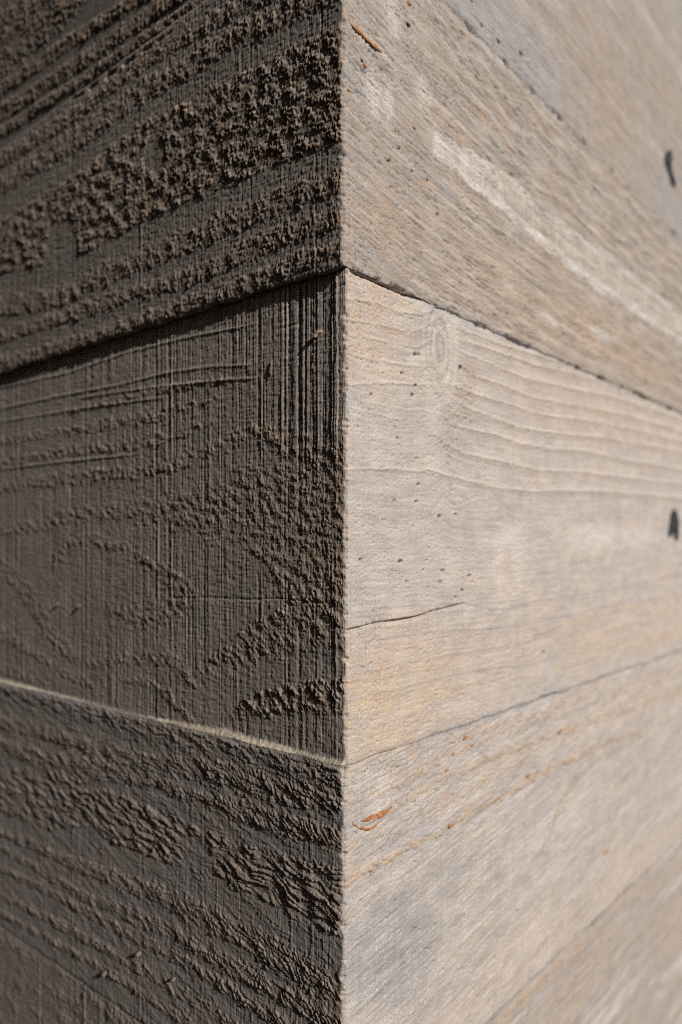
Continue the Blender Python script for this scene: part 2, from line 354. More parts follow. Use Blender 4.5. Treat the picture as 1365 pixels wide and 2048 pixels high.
def right_upper(f):
    S, V = f.S, f.V
    def z5(p): return Z(p, 1.936, 660, 0)
    def z6(p): return Z(p, 1.936, 660, 500)
    w = V + .022 * (1 - np.exp(-S / .10))
    top, bot = vj(-196), vj(532)
    st = perlin(S * 140 + 20 * w, w * 1000, 91); st2 = perlin(S * 330, w * 1500, 92)
    f.G = w
    patchy = sm(-.35, .35, perlin(S * 30, w * 70, 93))
    wv = w + .0025 * perlin(S * 18, w * 26, 94)
    ring = np.sin(2 * np.pi * (wv / .0105 + .35 * perlin(S * 40, w * 60, 96))); upper = sm(.15, .20, V + .03 * S)
    f.tint(sm(-.6, .6, f.low + ring * .4), (.40, .345, .29), .75)
    f.tint(sm(.3, .95, ring) * sm(.02, .12, S), (.53, .475, .41), .6); f.tint(sm(.0, .8, -ring) * sm(.02, .10, S), (.38, .315, .25), .55); f.tint(f.spot(1220, 690, 200, 60, .9), (.50, .37, .26), .4)
    f.tint(sm(.3, .9, perlin(S * 35, w * 160, 97)), BLUISH, .6)
    f.tint(sm(.45, .8, perlin(S * 60, w * 220, 98)) * sm(.2, .02, S), PALE, .55)
    f.tint(sm(.05, .6, perlin(S * 30, w * 420, 106) + .4 * perlin(S * 90, w * 1300, 107)), (.30, .265, .225), .6); f.tint(sm(.1, .6, perlin(S * 26, w * 360, 108)), (.53, .475, .41), .6)
    rough = patchy * (1 - .5 * sm(.7, 1, ring))
    f.H += rough * (.00016 * st + .00012 * st2 - .00085 * sm(.22, .5, perlin(S * 130, w * 950, 95))) - .0005 * sm(.5, .75, perlin(S * 200, w * 700, 105)) + .00050 * np.maximum(ring, -.3) * sm(.03, .12, S) * (.35 + .65 * upper) + .0002 * f.low + .00012 * torn(S * 240, w * 800, 380) * patchy
    f.K = .25 + .45 * sm(-.2, .5, perlin(S * 20, w * 50, 99))
    # smooth pale streak with chalky edges
    pts = z5([(400, 540, 62), (450, 590, 52), (520, 643, 54), (620, 705, 68), (700, 775, 70), (760, 820, 64), (850, 895, 68), (950, 975, 78), (1050, 1049, 79), (1200, 1154, 64), (1365, 1280, 54)])
    t, e, s, hw = f.t(pts); e = sm(s[0] - .003, s[0] + .004, S)
    tt = t + .22 * f.n400 + .30 * perlin(S * 60, V * 60, 101) + .30 * perlin(S * 420, V * 40, 109) + .25 * perlin(S * 40, w * 500, 110)
    inside = (1 - sm(.72, 1.10, np.abs(tt))) * e; rim = np.exp(-((np.abs(tt) - .86) / np.where(tt < 0, .20, .13)) ** 2) * e * (.55 + .45 * sm(-.4, .4, perlin(S * 45, V * 45, 102) - .4 * np.sign(tt)))
    brk = .35 + .65 * sm(-.35, .3, perlin(S * 30, w * 260, 111) + .5 * perlin(S * 300, V * 30, 112)); inside = inside * brk; rim = rim * (.4 + .6 * brk)
    f.C += inside[..., None] * (np.array((.55, .49, .43), f32) - f.C) * .8
    f.tint(rim, (.74, .715, .69), .95); f.tint(inside * sm(.14, .06, S), (.66, .635, .61), .9)
    f.H = f.H * (1 - .85 * inside) + inside * (.00026 + .00005 * perlin(S * 500, V * 30, 103)); f.tint(inside * sm(.1, .6, perlin(S * 420, V * 14, 104)), (.64, .60, .56), .55)
    f.K *= 1 - .85 * inside
    # pale chips lower down
    for (x, y, a, b) in ((745, 190, 14, 40), (775, 205, 10, 34), (785, 30, 14, 50), (1200, 670, 22, 10), (1100, 640, 18, 8), (845, 190, 16, 30)):
        f.tint(f.spot(x, y, a, b, .6, .5), (.60, .57, .54), .75)
    # dark groove
    t, e, _, _ = f.t(z5([(515, 250, 5), (560, 295, 7), (610, 355, 5)])); f.H -= .0005 * np.exp(-t * t) * e
    t, e, _, _ = f.t([(700, 100, 3), (760, 120, 3), (800, 160, 3), (870, 225, 3)]); f.H -= .00018 * np.exp(-t * t) * e
    pits(f, z5([(352, 980), (250, 812), (232, 728), (437, 980), (418, 830), (265, 575), (315, 665), (265, 910), (228, 625), (375, 700)]), 1.9)
    f.H += fine(f, 1.2)
def right_middle(f):
    S, V = f.S, f.V
    def z6(p): return Z(p, 1.936, 660, 500)
    def z7(p): return Z(p, 1.936, 660, 1000)
    f.tint(sm(-.5, .6, f.low), (.455, .41, .365), .8)
    f.tint(sm(.2, .8, perlin(S * 40, V * 60, 111)), GREY, .5)
    f.tint(sm(.2, .8, perlin(S * 14, V * 60, 110)) * sm(.06, .2, S), (.47, .40, .34), .6)
    cs, cv, _ = curve(z6([(300, 690), (400, 680), (440, 640), (470, 672), (540, 700), (640, 722), (730, 752), (850, 775), (1000, 782), (1150, 815), (1365, 850)]), 'R')
    cv = cv - np.interp(.20, cs, cv)
    f.G = V - np.interp(S, cs, cv).astype(f32) * sm(-.03, .035, V) + .0006 * f.low
    f.H += .00012 * f.low + .00007 * perlin(S * 1100, V * 120, 112) + .00006 * f.n900 - .0004 * sm(.52, .72, perlin(S * 420, V * 520, 118)) * sm(.02, .12, .12 - S + .1 * f.low)
    rings = ([(440, 640), (470, 672), (540, 696), (640, 716), (730, 750), (850, 770), (1000, 782), (1150, 815), (1365, 850)],
             [(415, 720), (450, 752), (520, 790), (640, 815), (800, 853), (1000, 862), (1200, 890), (1365, 906)],
             [(465, 560), (490, 590), (540, 616), (620, 645), (740, 690), (900, 715), (1080, 732), (1365, 782)],
             [(470, 525), (560, 560), (650, 585), (800, 637), (1000, 662), (1200, 702), (1365, 742)],
             [(508, 452), (560, 490), (660, 522), (800, 577), (950, 602), (1150, 642), (1365, 702)],
             [(515, 400), (620, 440), (760, 500), (900, 530), (1100, 572), (1365, 655)],
             [(515, 352), (640, 392), (800, 450), (950, 482), (1150, 540), (1365, 622)],
             [(515, 312), (700, 380), (900, 440), (1100, 492), (1365, 590)],
             [(380, 852), (480, 882), (640, 922), (780, 937), (900, 932), (1100, 937), (1365, 962)],
             [(70, 190), (180, 207), (270, 242), (340, 252), (400, 235), (432, 212)], [(70, 270), (200, 292), (310, 322), (370, 300), (412, 260)],
             [(70, 330), (200, 352), (330, 382), (390, 350)], [(110, 415), (250, 442), (350, 456)], [(70, 522), (250, 517), (370, 525)], [(70, 850), (240, 850), (330, 857), (400, 866)])
    for i, r in enumerate(rings):
        t, e, _, _ = f.t(z6([(*p, 16) for p in r]))
        t = t + .25 * f.n400
        k = 1.0 if i < 9 else .9
        step = np.exp(-np.maximum(t, 0) / .55) * sm(-.20, .02, t) * e
        f.H += k * .00060 * step
        f.tint(np.exp(-((t - .35) / .4) ** 2) * e, (.51, .465, .42), .65 * k)
        if i < 9: f.tint(np.exp(-((t + .75) / .55) ** 2) * e, (.375, .33, .29), .85)  # pale upper edge and dark underside paint light and shade along each ring
    # dark pitted patches between the rings beside the knot
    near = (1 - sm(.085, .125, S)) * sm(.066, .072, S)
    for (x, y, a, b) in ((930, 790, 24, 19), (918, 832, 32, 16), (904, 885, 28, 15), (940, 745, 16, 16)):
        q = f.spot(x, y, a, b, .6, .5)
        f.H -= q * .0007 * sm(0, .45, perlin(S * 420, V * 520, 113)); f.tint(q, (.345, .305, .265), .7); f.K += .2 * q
    # knot
    f.tint(f.spot(866, 800, 13, 120, .7, .2), (.50, .45, .385), .6); f.tint(f.spot(908, 670, 9, 75, .7, .2), (.53, .485, .43), .6)
    for a, k in ((1.45, -1), (1.2, 1), (1.0, -1), (.78, 1), (.55, -1), (.32, 1)):
        s0, v0 = wall(880, 690, 'R'); s1, _ = wall(902, 690, 'R'); v1 = abs(wall(880, 612, 'R')[1] - v0)
        q = np.hypot((S - s0) / (s1 - s0), (V - v0) / v1) + .1 * perlin(S * 150, V * 60, 114)
        ringk = np.exp(-((q - a) / .10) ** 2) * (.35 + .65 * sm(-.3, .3, perlin(S * 130, V * 45, 120))) * (1 if a < 1.1 else .6)
        f.H += k * .00045 * ringk; f.tint(ringk, (.33, .305, .285) if k > 0 else (.53, .48, .42), .85)
    kx = np.exp(-((S - wall(880, 690, 'R')[0]) / .012) ** 2) * sm(.045, .06, V)
    f.H += kx * .00022 * perlin(S * 1300, V * 16, 115); f.tint(kx * sm(.1, .5, perlin(S * 1100, V * 16, 116)), BLUISH, .5)
    for off_, k_ in ((0, .7), (16, .45), (-16, .35), (34, .4)):
        b_ = f.band([(780, 660 + off_, 5), (815, 668 + off_, 8), (840, 658 + off_, 11), (860, 636 + off_, 13), (872, 606 + off_, 9)], warp=.5, up=.6, dn=.6); f.tint(b_, (.36, .345, .335), k_); f.H += .00018 * b_
    f.tint(f.spot(845, 640, 40, 16, .7, .4), BLUISH, .25); f.tint(f.spot(815, 720, 50, 14, .7, .4), (.41, .38, .36), .5)
    # orange haze of fibre dust
    f.K = .25 + .75 * f.spot(740, 640, 90, 130, .7) + .85 * f.spot(790, 1390, 130, 120, .7) + .3 * f.spot(1230, 850, 150, 90, .8) + .25 * f.spot(800, 1290, 100, 60, .8)
    f.tint(f.spot(1230, 830, 140, 60, .9), TAN, .25); f.tint(f.spot(1150, 1290, 260, 90, .9), TAN, .25)
    f.tint(f.spot(790, 1400, 140, 120, .8, .4) * (.4 + .6 * sm(-.4, .4, perlin(S * 30, V * 140, 119))), (.49, .40, .295), .5); f.tint(f.spot(740, 640, 80, 110, .8, .4), (.47, .39, .30), .35)
    # pale smooth scars
    for (x, y, a, b) in ((1016, 1085, 34, 36), (1018, 1150, 26, 55), (1185, 1078, 46, 24), (1250, 1074, 60, 20)):
        q = f.spot(x, y, a, b, .65, .5); f.tint(q, (.53, .49, .45), .7); f.H += q * .00016
    f.tint(f.spot(1018, 1145, 12, 40, .7, .6), (.44, .37, .29), .6)
    sandy = f.spot(790, 1110, 110, 90, .7); f.H += sandy * (.00006 * f.n900 + .00008 * f.n400); f.tint(sandy, (.43, .395, .365), .5)
    # rings in the lower half
    low = ([(70, 560), (250, 526), (420, 506), (600, 500), (780, 480), (900, 450), (1100, 405), (1365, 360)], [(870, 570), (1000, 530), (1200, 470), (1365, 420)],
           [(960, 592), (1150, 550), (1365, 500)], [(70, 682), (250, 642), (400, 612), (560, 586), (700, 566), (790, 540)], [(70, 780), (250, 732), (500, 672), (640, 650), (760, 640)],
           [(880, 660), (1000, 620), (1200, 560), (1365, 520)], [(790, 525), (900, 485), (1050, 445), (1200, 412), (1365, 372)], [(70, 438), (200, 415), (350, 405), (510, 400), (580, 410), (640, 425), (720, 415), (780, 395), (950, 370), (1150, 330), (1365, 285)])
    for i, r in enumerate(low):
        t, e, _, _ = f.t(z7([(*p, 9) for p in r])); t = t + .2 * f.n400
        f.H += .00030 * np.exp(-np.maximum(t, 0) / .6) * sm(-.2, .05, t) * e
        f.tint(np.exp(-t * t) * e, (.46, .365, .27) if i in (1, 2, 5, 6) else (.385, .35, .32), .55)
    # crack with a lifted flake
    t, e, _, _ = f.t(z7([(60, 507, 7), (120, 495, 7), (180, 478, 6), (230, 471, 8), (330, 456, 9), (380, 440, 8), (430, 426, 6), (510, 404, 5)]))
    f.H -= .0022 * np.exp(-(t * 1.3) ** 2) * e
    s_, v_, h_ = curve(z7([(225, 470, 10), (330, 455, 10), (400, 435, 10)]), 'R')
    fl = np.clip((V - np.interp(S, s_, v_)) / .0055, 0, 1); fl = (1 - fl) * (V > np.interp(S, s_, v_)) * sm(s_[0] - .002, s_[0] + .004, S) * (1 - sm(s_[-1] - .006, s_[-1], S))
    f.H += .0010 * fl; f.tint(fl, TAN, .55)
    # small dead knot
    t = (S - wall(1090, 1340, 'R')[0]) / .0035 + .4 * perlin(S * 90, V * 60, 117); e = sm(wall(1090, 1400, 'R')[1], wall(1090, 1385, 'R')[1], V) * (1 - sm(wall(1090, 1335, 'R')[1], wall(1090, 1295, 'R')[1], V))
    f.tint(np.exp(-t * t) * e, BLUISH, .8); f.H += .0002 * np.exp(-(t - 1) ** 2) * e
    f.H -= .0020 * f.spot(1087, 1308, 4.5, 5, .5, .2)
    pits(f, z7([(425, 65), (487, 58), (385, 188), (415, 183), (375, 233), (438, 278), (540, 297), (550, 320), (513, 353), (487, 378), (298, 318), (275, 240), (118, 233), (428, 320), (363, 273), (383, 900)]), 2.9, .0013)
    pits(f, z6([(280, 478), (206, 478), (330, 525), (320, 563), (336, 808), (343, 908), (252, 970), (337, 975), (330, 405), (345, 405), (507, 455), (262, 730), (160, 560)]), 2.6, .0012)
    f.H += fine(f)
def right_lower(f):
    S, V = f.S, f.V
    def z8(p): return Z(p, 1.936, 660, 1500)
    f.tint(sm(-.4, .6, f.low), (.435, .40, .365), .7)
    f.tint(sm(.1, .7, perlin(S * 25, V * 50, 121)), (.47, .43, .385), .6)
    f.patch = np.maximum(f.spot(800, 1875, 75, 110, .7, .4), .7 * f.spot(860, 1770, 60, 55, .8, .4)); f.tint(f.patch, (.32, .31, .305), .8)
    f.tint(f.spot(840, 1665, 45, 22, .7, .4), (.385, .38, .385), .8)
    f.tint(f.spot(762, 1570, 26, 50, .6, .3), (.47, .445, .42), .8)
    f.tint(sm(.02, .2, S) * sm(.3, .8, perlin(S * 12, V * 90, 122)), TAN, .35)
    gg = V - .12 * S
    f.tint(sm(.0, .7, fbm(S * 8, gg * 80, 140)), (.48, .42, .355), .55); f.tint(sm(.1, .7, fbm(S * 9, gg * 90, 141)), (.50, .47, .44), .5); f.tint(sm(.25, .7, perlin(S * 60, gg * 260, 142)), (.36, .335, .31), .4)
    f.tint(f.spot(1190, 1800, 220, 60, .9, .6), (.50, .415, .33), .35); f.tint(f.spot(1150, 1620, 60, 60, .7, .4), (.50, .47, .45), .5)
    up = f.zone(z8([(60, 10), (250, -60), (600, -180), (1365, -420)]), z8([(60, 520), (180, 450), (300, 375), (450, 300), (600, 220), (800, 100), (1050, -10), (1365, -160)]), warp=.001, up=.002, dn=.002)
    g = V - .12 * S; f.G = g
    f.H += up * (.00042 * torn(S * 380, g * 760, 390) + .00018 * perlin(S * 150, g * 900, 124) - .0006 * sm(.35, .6, perlin(S * 260, g * 800, 127))) + (1 - up) * (.00008 * f.n900 + .00010 * fbm(S * 200, V * 260, 128) - .0005 * sm(.5, .7, perlin(S * 330, g * 620, 129))) + .00012 * f.low
    crumb = f.band(z8([(75, 512, 16), (180, 445, 20), (230, 424, 20), (300, 372, 14), (400, 332, 13), (450, 297, 12), (520, 252, 13), (600, 215, 16), (700, 162, 14), (800, 98, 14), (950, 32, 12), (1050, -20, 12), (1200, -70, 10)]), warp=.6)
    crumb = np.maximum(crumb, .8 * f.band(z8([(790, 420, 14), (850, 330, 22), (890, 210, 26), (950, 120, 22), (1000, 60, 14)]), warp=.6))
    crumb = np.maximum(crumb, .6 * f.band(z8([(70, 330, 8), (200, 240, 12), (300, 180, 10), (420, 120, 12), (560, 60, 10), (760, -20, 10), (1000, -110, 10), (1365, -230, 10)]), warp=.7))
    def za(p): return Z(p, 1.95, 665, 1024)
    for r_, k_ in (([(75, 1020, 10), (230, 985, 12), (330, 942, 12), (430, 903, 12), (520, 880, 12), (640, 832, 10), (740, 800, 10), (880, 757, 9), (1100, 690, 8), (1365, 590, 8)], .8),
                   ([(75, 1150, 10), (200, 1085, 12), (350, 1012, 12), (460, 942, 12), (600, 890, 11), (760, 832, 11), (900, 792, 10), (1100, 722, 9), (1365, 620, 8)], .8),
                   ([(250, 1142, 12), (400, 1072, 13), (540, 985, 13), (700, 922, 12), (880, 856, 13), (960, 830, 11), (1200, 762, 12), (1365, 672, 10)], .9),
                   ([(75, 1320, 10), (200, 1250, 12), (330, 1180, 10), (480, 1100, 10), (620, 1020, 9), (800, 940, 8)], .7),
                   ([(780, 1362, 16), (850, 1252, 18), (890, 1150, 18), (950, 1050, 16), (1010, 962, 14), (1100, 930, 14), (1200, 880, 13), (1300, 812, 12), (1365, 780, 10)], .9),
                   ([(770, 1345, 12), (910, 1318, 10), (1000, 1250, 9), (1120, 1180, 9)], .6)):
        crumb = np.maximum(crumb, k_ * f.band(za(r_), warp=.9) * sm(-.25, .25, perlin(S * 160, V * 160, 143)))
    f.H += crumb * (-.0005 + .0017 * torn(S * 420, V * 520, 400)); f.tint(crumb, (.36, .30, .225), .6)
    f.tint(f.patch * sm(-.5, .3, fbm(S * 60, V * 80, 144)), (.30, .295, .29), .55)
    f.K = .10 + .6 * up + .6 * crumb
    chips = f.band(z8([(230, 420, 70), (420, 310, 70), (560, 230, 60)]), warp=.3)
    pits(f, z8([(328, 435), (325, 695), (402, 678), (375, 775), (297, 777), (395, 825), (370, 855), (432, 855), (565, 960), (720, 630), (515, 648), (250, 590), (120, 585), (490, 860), (345, 700)]), 3.0, .0012)
    sandy = f.spot(820, 1860, 110, 140, .8); f.H += sandy * .00016 * blobs(S * 640, V * 640, 126) * sm(0, .5, f.n400 + .3)
    f.H += fine(f, 1.2)
def right_bottom(f):
    S, V = f.S, f.V
    w = vj(2323) - V + .002 * f.low
    ring = np.clip(1.6 * fbm(S * 3.0, w * 60, 131, 4, .6), -1, 1)
    f.tint(sm(-.3, .8, ring), (.45, .385, .315), .8); f.tint(sm(.2, .8, -ring), (.56, .525, .49), .8); f.tint(sm(.1, .6, perlin(S * 12, V * 300, 135)), (.35, .31, .27), .5)
    f.H += .00022 * ring + .0001 * f.low + .00008 * perlin(S * 160, V * 900, 132)
    f.K = .45 + .35 * sm(.03, .0, w)

TONES = {'right_top': .94, 'right_upper': .98, 'right_middle': 1.22, 'right_lower': 1.14, 'right_bottom': 1.0, 'left_top': .76, 'left_upper': .88, 'left_middle': 1.07}  # top boards darkened partly for lens vignette, put into their tone
GRAIN = {'right_top': 1.0, 'right_upper': 1.0, 'right_middle': .65, 'right_lower': 1.0, 'right_bottom': 1.0}
def far_board(f, seed):
    S, V = f.S, f.V
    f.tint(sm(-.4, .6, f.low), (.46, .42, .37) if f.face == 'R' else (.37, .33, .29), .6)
    ring = np.sin(2 * np.pi * (V / .02 + .7 * perlin(S * 6, V * 12, seed)))
    f.H += .0003 * ring + .0004 * perlin(S * 60, V * 200, seed + 1)
    f.K[:] = .2

# ------------------------------------------------------------------ materials
def concrete_material():
    m = bpy.data.materials.new('board_marked_concrete'); m.use_nodes = True
    n, l = m.node_tree.nodes, m.node_tree.links
    bs = n['Principled BSDF']; bs.inputs['Roughness'].default_value = .92; bs.inputs['Specular IOR Level'].default_value = .18
    ac = n.new('ShaderNodeAttribute'); ac.attribute_name = 'tone'
    aw = n.new('ShaderNodeAttribute'); aw.attribute_name = 'board_run'
    ak = n.new('ShaderNodeAttribute'); ak.attribute_name = 'fibre'
    ag = n.new('ShaderNodeAttribute'); ag.attribute_name = 'grain'
    def mapped(scale):
        mp = n.new('ShaderNodeMapping'); mp.inputs['Scale'].default_value = scale; l.new(aw.outputs['Vector'], mp.inputs['Vector']); return mp.outputs[0]
    def noise(scale, detail=2.0, rough=.5):
        t = n.new('ShaderNodeTexNoise'); t.inputs['Scale'].default_value = 1.0; t.inputs['Detail'].default_value = detail; t.inputs['Roughness'].default_value = rough
        l.new(mapped(scale), t.inputs['Vector']); return t.outputs['Fac']
    def math_(op, a, b=None, c=None):
        q = n.new('ShaderNodeMath'); q.operation = op
        for i, x in enumerate((a, b, c)):
            if x is None: continue
            if isinstance(x, (int, float)): q.inputs[i].default_value = x
            else: l.new(x, q.inputs[i])
        return q.outputs[0]
    def mrange(v, a, b, c, d):
        q = n.new('ShaderNodeMapRange'); q.inputs[1].default_value = a; q.inputs[2].default_value = b; q.inputs[3].default_value = c; q.inputs[4].default_value = d
        q.interpolation_type = 'SMOOTHSTEP'; l.new(v, q.inputs[0]); return q.outputs[0]
    fine_ = noise((1500, 1700, 1500), 3.0, .65); mid = noise((70, 150, 70), 6.0, .65)
    streak = noise((15, 820, 15), 6.0, .72); sawn = noise((900, 14, 900), 3.0, .6)
    shade = math_('ADD', math_('ADD', mrange(fine_, .28, .72, .75, 1.22), mrange(mid, .3, .7, -.11, .11)), math_('ADD', math_('MULTIPLY', mrange(streak, .3, .7, -.20, .20), ag.outputs['Fac']), mrange(sawn, .3, .7, -.05, .05)))
    vm = n.new('ShaderNodeVectorMath'); vm.operation = 'SCALE'; l.new(ac.outputs['Color'], vm.inputs[0]); l.new(shade, vm.inputs['Scale'])
    # orange wood fibre left in the skin of the concrete
    fl = noise((520, 1500, 520), 2.5, .6); cl = noise((60, 120, 60), 2.0)
    dens = math_('MULTIPLY', ak.outputs['Fac'], mrange(cl, .35, .65, .45, 1.35))
    thr = math_('SUBTRACT', fl, math_('SUBTRACT', .68, math_('MULTIPLY', math_('MINIMUM', dens, 1.0), .12)))
    fac = mrange(thr, 0.0, .05, 0.0, .7)
    hue = n.new('ShaderNodeMix'); hue.data_type = 'RGBA'
    hue.inputs['A'].default_value = (.66, .40, .15, 1); hue.inputs['B'].default_value = (.50, .20, .065, 1); l.new(cl, hue.inputs['Factor'])
    mx = n.new('ShaderNodeMix'); mx.data_type = 'RGBA'
    l.new(fac, mx.inputs['Factor']); l.new(vm.outputs[0], mx.inputs['A']); l.new(hue.outputs['Result'], mx.inputs['B'])
    l.new(mx.outputs['Result'], bs.inputs['Base Color'])
    bp = n.new('ShaderNodeBump'); bp.inputs['Strength'].default_value = .9; bp.inputs['Distance'].default_value = .00014
    l.new(math_('ADD', noise((2100, 2100, 2100), 3.0, .65), math_('ADD', math_('MULTIPLY', noise((1500, 30, 1500), 2.0), .55), math_('MULTIPLY', noise((60, 1300, 60), 3.0), .6))), bp.inputs['Height']); l.new(bp.outputs[0], bs.inputs['Normal'])
    return m
CONCRETE = concrete_material()
def plain_material(name, c1, c2, scale, rough=.85, stretch=(1, 1, 1), bump=.0002, detail=4):
    m = bpy.data.materials.new(name); m.use_nodes = True; n, l = m.node_tree.nodes, m.node_tree.links
    bs = n['Principled BSDF']; bs.inputs['Roughness'].default_value = rough; bs.inputs['Specular IOR Level'].default_value = .25
    tc = n.new('ShaderNodeTexCoord'); mp = n.new('ShaderNodeMapping'); mp.inputs['Scale'].default_value = stretch; l.new(tc.outputs['Object'], mp.inputs[0])
    t = n.new('ShaderNodeTexNoise'); t.inputs['Scale'].default_value = scale; t.inputs['Detail'].default_value = detail; l.new(mp.outputs[0], t.inputs['Vector'])
    cr = n.new('ShaderNodeValToRGB'); cr.color_ramp.elements[0].position = .3; cr.color_ramp.elements[1].position = .7
    cr.color_ramp.elements[0].color = (*c1, 1); cr.color_ramp.elements[1].color = (*c2, 1); l.new(t.outputs['Fac'], cr.inputs[0]); l.new(cr.outputs[0], bs.inputs['Base Color'])
    bp = n.new('ShaderNodeBump'); bp.inputs['Distance'].default_value = bump; l.new(t.outputs['Fac'], bp.inputs['Height']); l.new(bp.outputs[0], bs.inputs['Normal'])
    return m
GROUND = plain_material('worn_asphalt', (.030, .029, .028), (.060, .057, .053), 40, .95, bump=.01, detail=8)
CORE = plain_material('plain_concrete', (.34, .31, .28), (.42, .39, .36), 25, .9, bump=.001)
WOOD = plain_material('orange_splinter_wood', (.17, .07, .03), (.42, .21, .09), 900, .7, (1, 1, 1))
BARK = plain_material('brown_bark', (.14, .055, .03), (.42, .20, .11), 700, .75)
PALEWOOD = plain_material('pale_splinter_wood', (.30, .20, .14), (.46, .34, .25), 900, .8)
GRIT = plain_material('concrete_grit', (.17, .14, .115), (.28, .24, .20), 900, .9)
PLUG = plain_material('dark_bitumen', (.010, .011, .013), (.045, .046, .05), 300, .8)

# ------------------------------------------------------------------ setting
coll = scene.collection
def mesh_object(name, verts, faces, mat, parent=None, smooth=False):
    me = bpy.data.meshes.new(name); me.from_pydata([tuple(map(float, v)) for v in verts], [], faces); me.update()
    me.materials.append(mat)
    if smooth: me.polygons.foreach_set('use_smooth', np.ones(len(me.polygons), bool))
    o = bpy.data.objects.new(name, me); coll.objects.link(o); o.parent = parent
    return o
g = mesh_object('ground', [(-900, -900, 0), (900, -900, 0), (900, 900, 0), (-900, 900, 0)], [(0, 1, 2, 3)], GROUND); g['kind'] = 'structure'

wall_root = bpy.data.objects.new('concrete_building', None); coll.objects.link(wall_root)
wall_root.location = (CX, 0, 0); wall_root.empty_display_size = .1
wall_root['label'] = 'board-marked concrete building corner, right face in full sun, left face in raking shade'
wall_root['category'] = 'building'

# solid behind the cast skin
i = .016
c0 = (dl + dr) * i; c1 = dl * WALL_RUN + dr * i; c2 = (dl + dr) * WALL_RUN; c3 = dr * WALL_RUN + dl * i
vs = [(c[0], c[1], z) for z in (-.05, EYE + TOP - .003) for c in (c0, c3, c2, c1)]
mesh_object('core', vs, [(0, 1, 5, 4), (1, 2, 6, 5), (2, 3, 7, 6), (3, 0, 4, 7), (4, 5, 6, 7)], CORE, wall_root)

# unseen brick wall added to keep most of the sky off the left face
BLOCKER_BRICK = plain_material('sky_blocker_brick', (.050, .028, .020), (.085, .050, .036), 60, .9, (1, 1, 3), bump=.003)
def slab(name, run0, run1, out0, out1, z0, z1, mat, parent=None):
    c = [nr * a + nl * b for a, b in ((run0, out0), (run1, out0), (run1, out1), (run0, out1))]
    vs = [(p[0], p[1], z) for z in (z0, z1) for p in c]
    return mesh_object(name, vs, [(3, 2, 1, 0), (0, 1, 5, 4), (1, 2, 6, 5), (2, 3, 7, 6), (3, 0, 4, 7), (4, 5, 6, 7)], mat, parent)
sky_blocker = bpy.data.objects.new('unseen_sky_blocker', None); coll.objects.link(sky_blocker)
sky_blocker['label'] = 'unseen dark brick wall added to block the sky from the shaded concrete face'; sky_blocker['category'] = 'wall'
slab('blocker_body', -5, 2.2, 1.15, 1.40, -.05, 4.6, BLOCKER_BRICK, sky_blocker); slab('blocker_cap', -5.03, 2.23, 1.12, 1.43, 4.6, 4.68, CORE, sky_blocker)

# ------------------------------------------------------------------ the cast skin, one panel to each board print
def grow(a, b, d0, d1):
    """positions from a to b with spacing running from d0 to d1"""
    n = max(2, int(round(2 * abs(b - a) / (d0 + d1)))); w = np.linspace(d0, d1, n); p = np.concatenate([[0], np.cumsum(w)])
    return a + (b - a) * p / p[-1]
def cols(face):
    if face == 'L': p = grow(0, .315, .00030, .00075)
    else: p = grow(0, .475, .00040, .0018)
    q = [p[-1]]; d = p[-1] - p[-2]
    while q[-1] < WALL_RUN: d = min(d * 1.25, .03); q.append(q[-1] + d)
    q[-1] = WALL_RUN
    return np.concatenate([p, q[1:]])
def coarse_cols():
    return np.concatenate([[0, .0006, .0015, .003, .006], np.arange(.012, WALL_RUN - .01, .012), [WALL_RUN]])
CHIP = lambda v: .00055 + .0004 * fbm(np.asarray(v) * 160, np.asarray(v) * 0 + 3.3, 201, 3) + .0009 * sm(.30, .8, perlin(np.asarray(v) * 190, np.asarray(v) * 0 + 9.1, 205)) + .0007 * sm(.1, .6, perlin(np.asarray(v) * 620, np.asarray(v) * 0 + 4.7, 206))

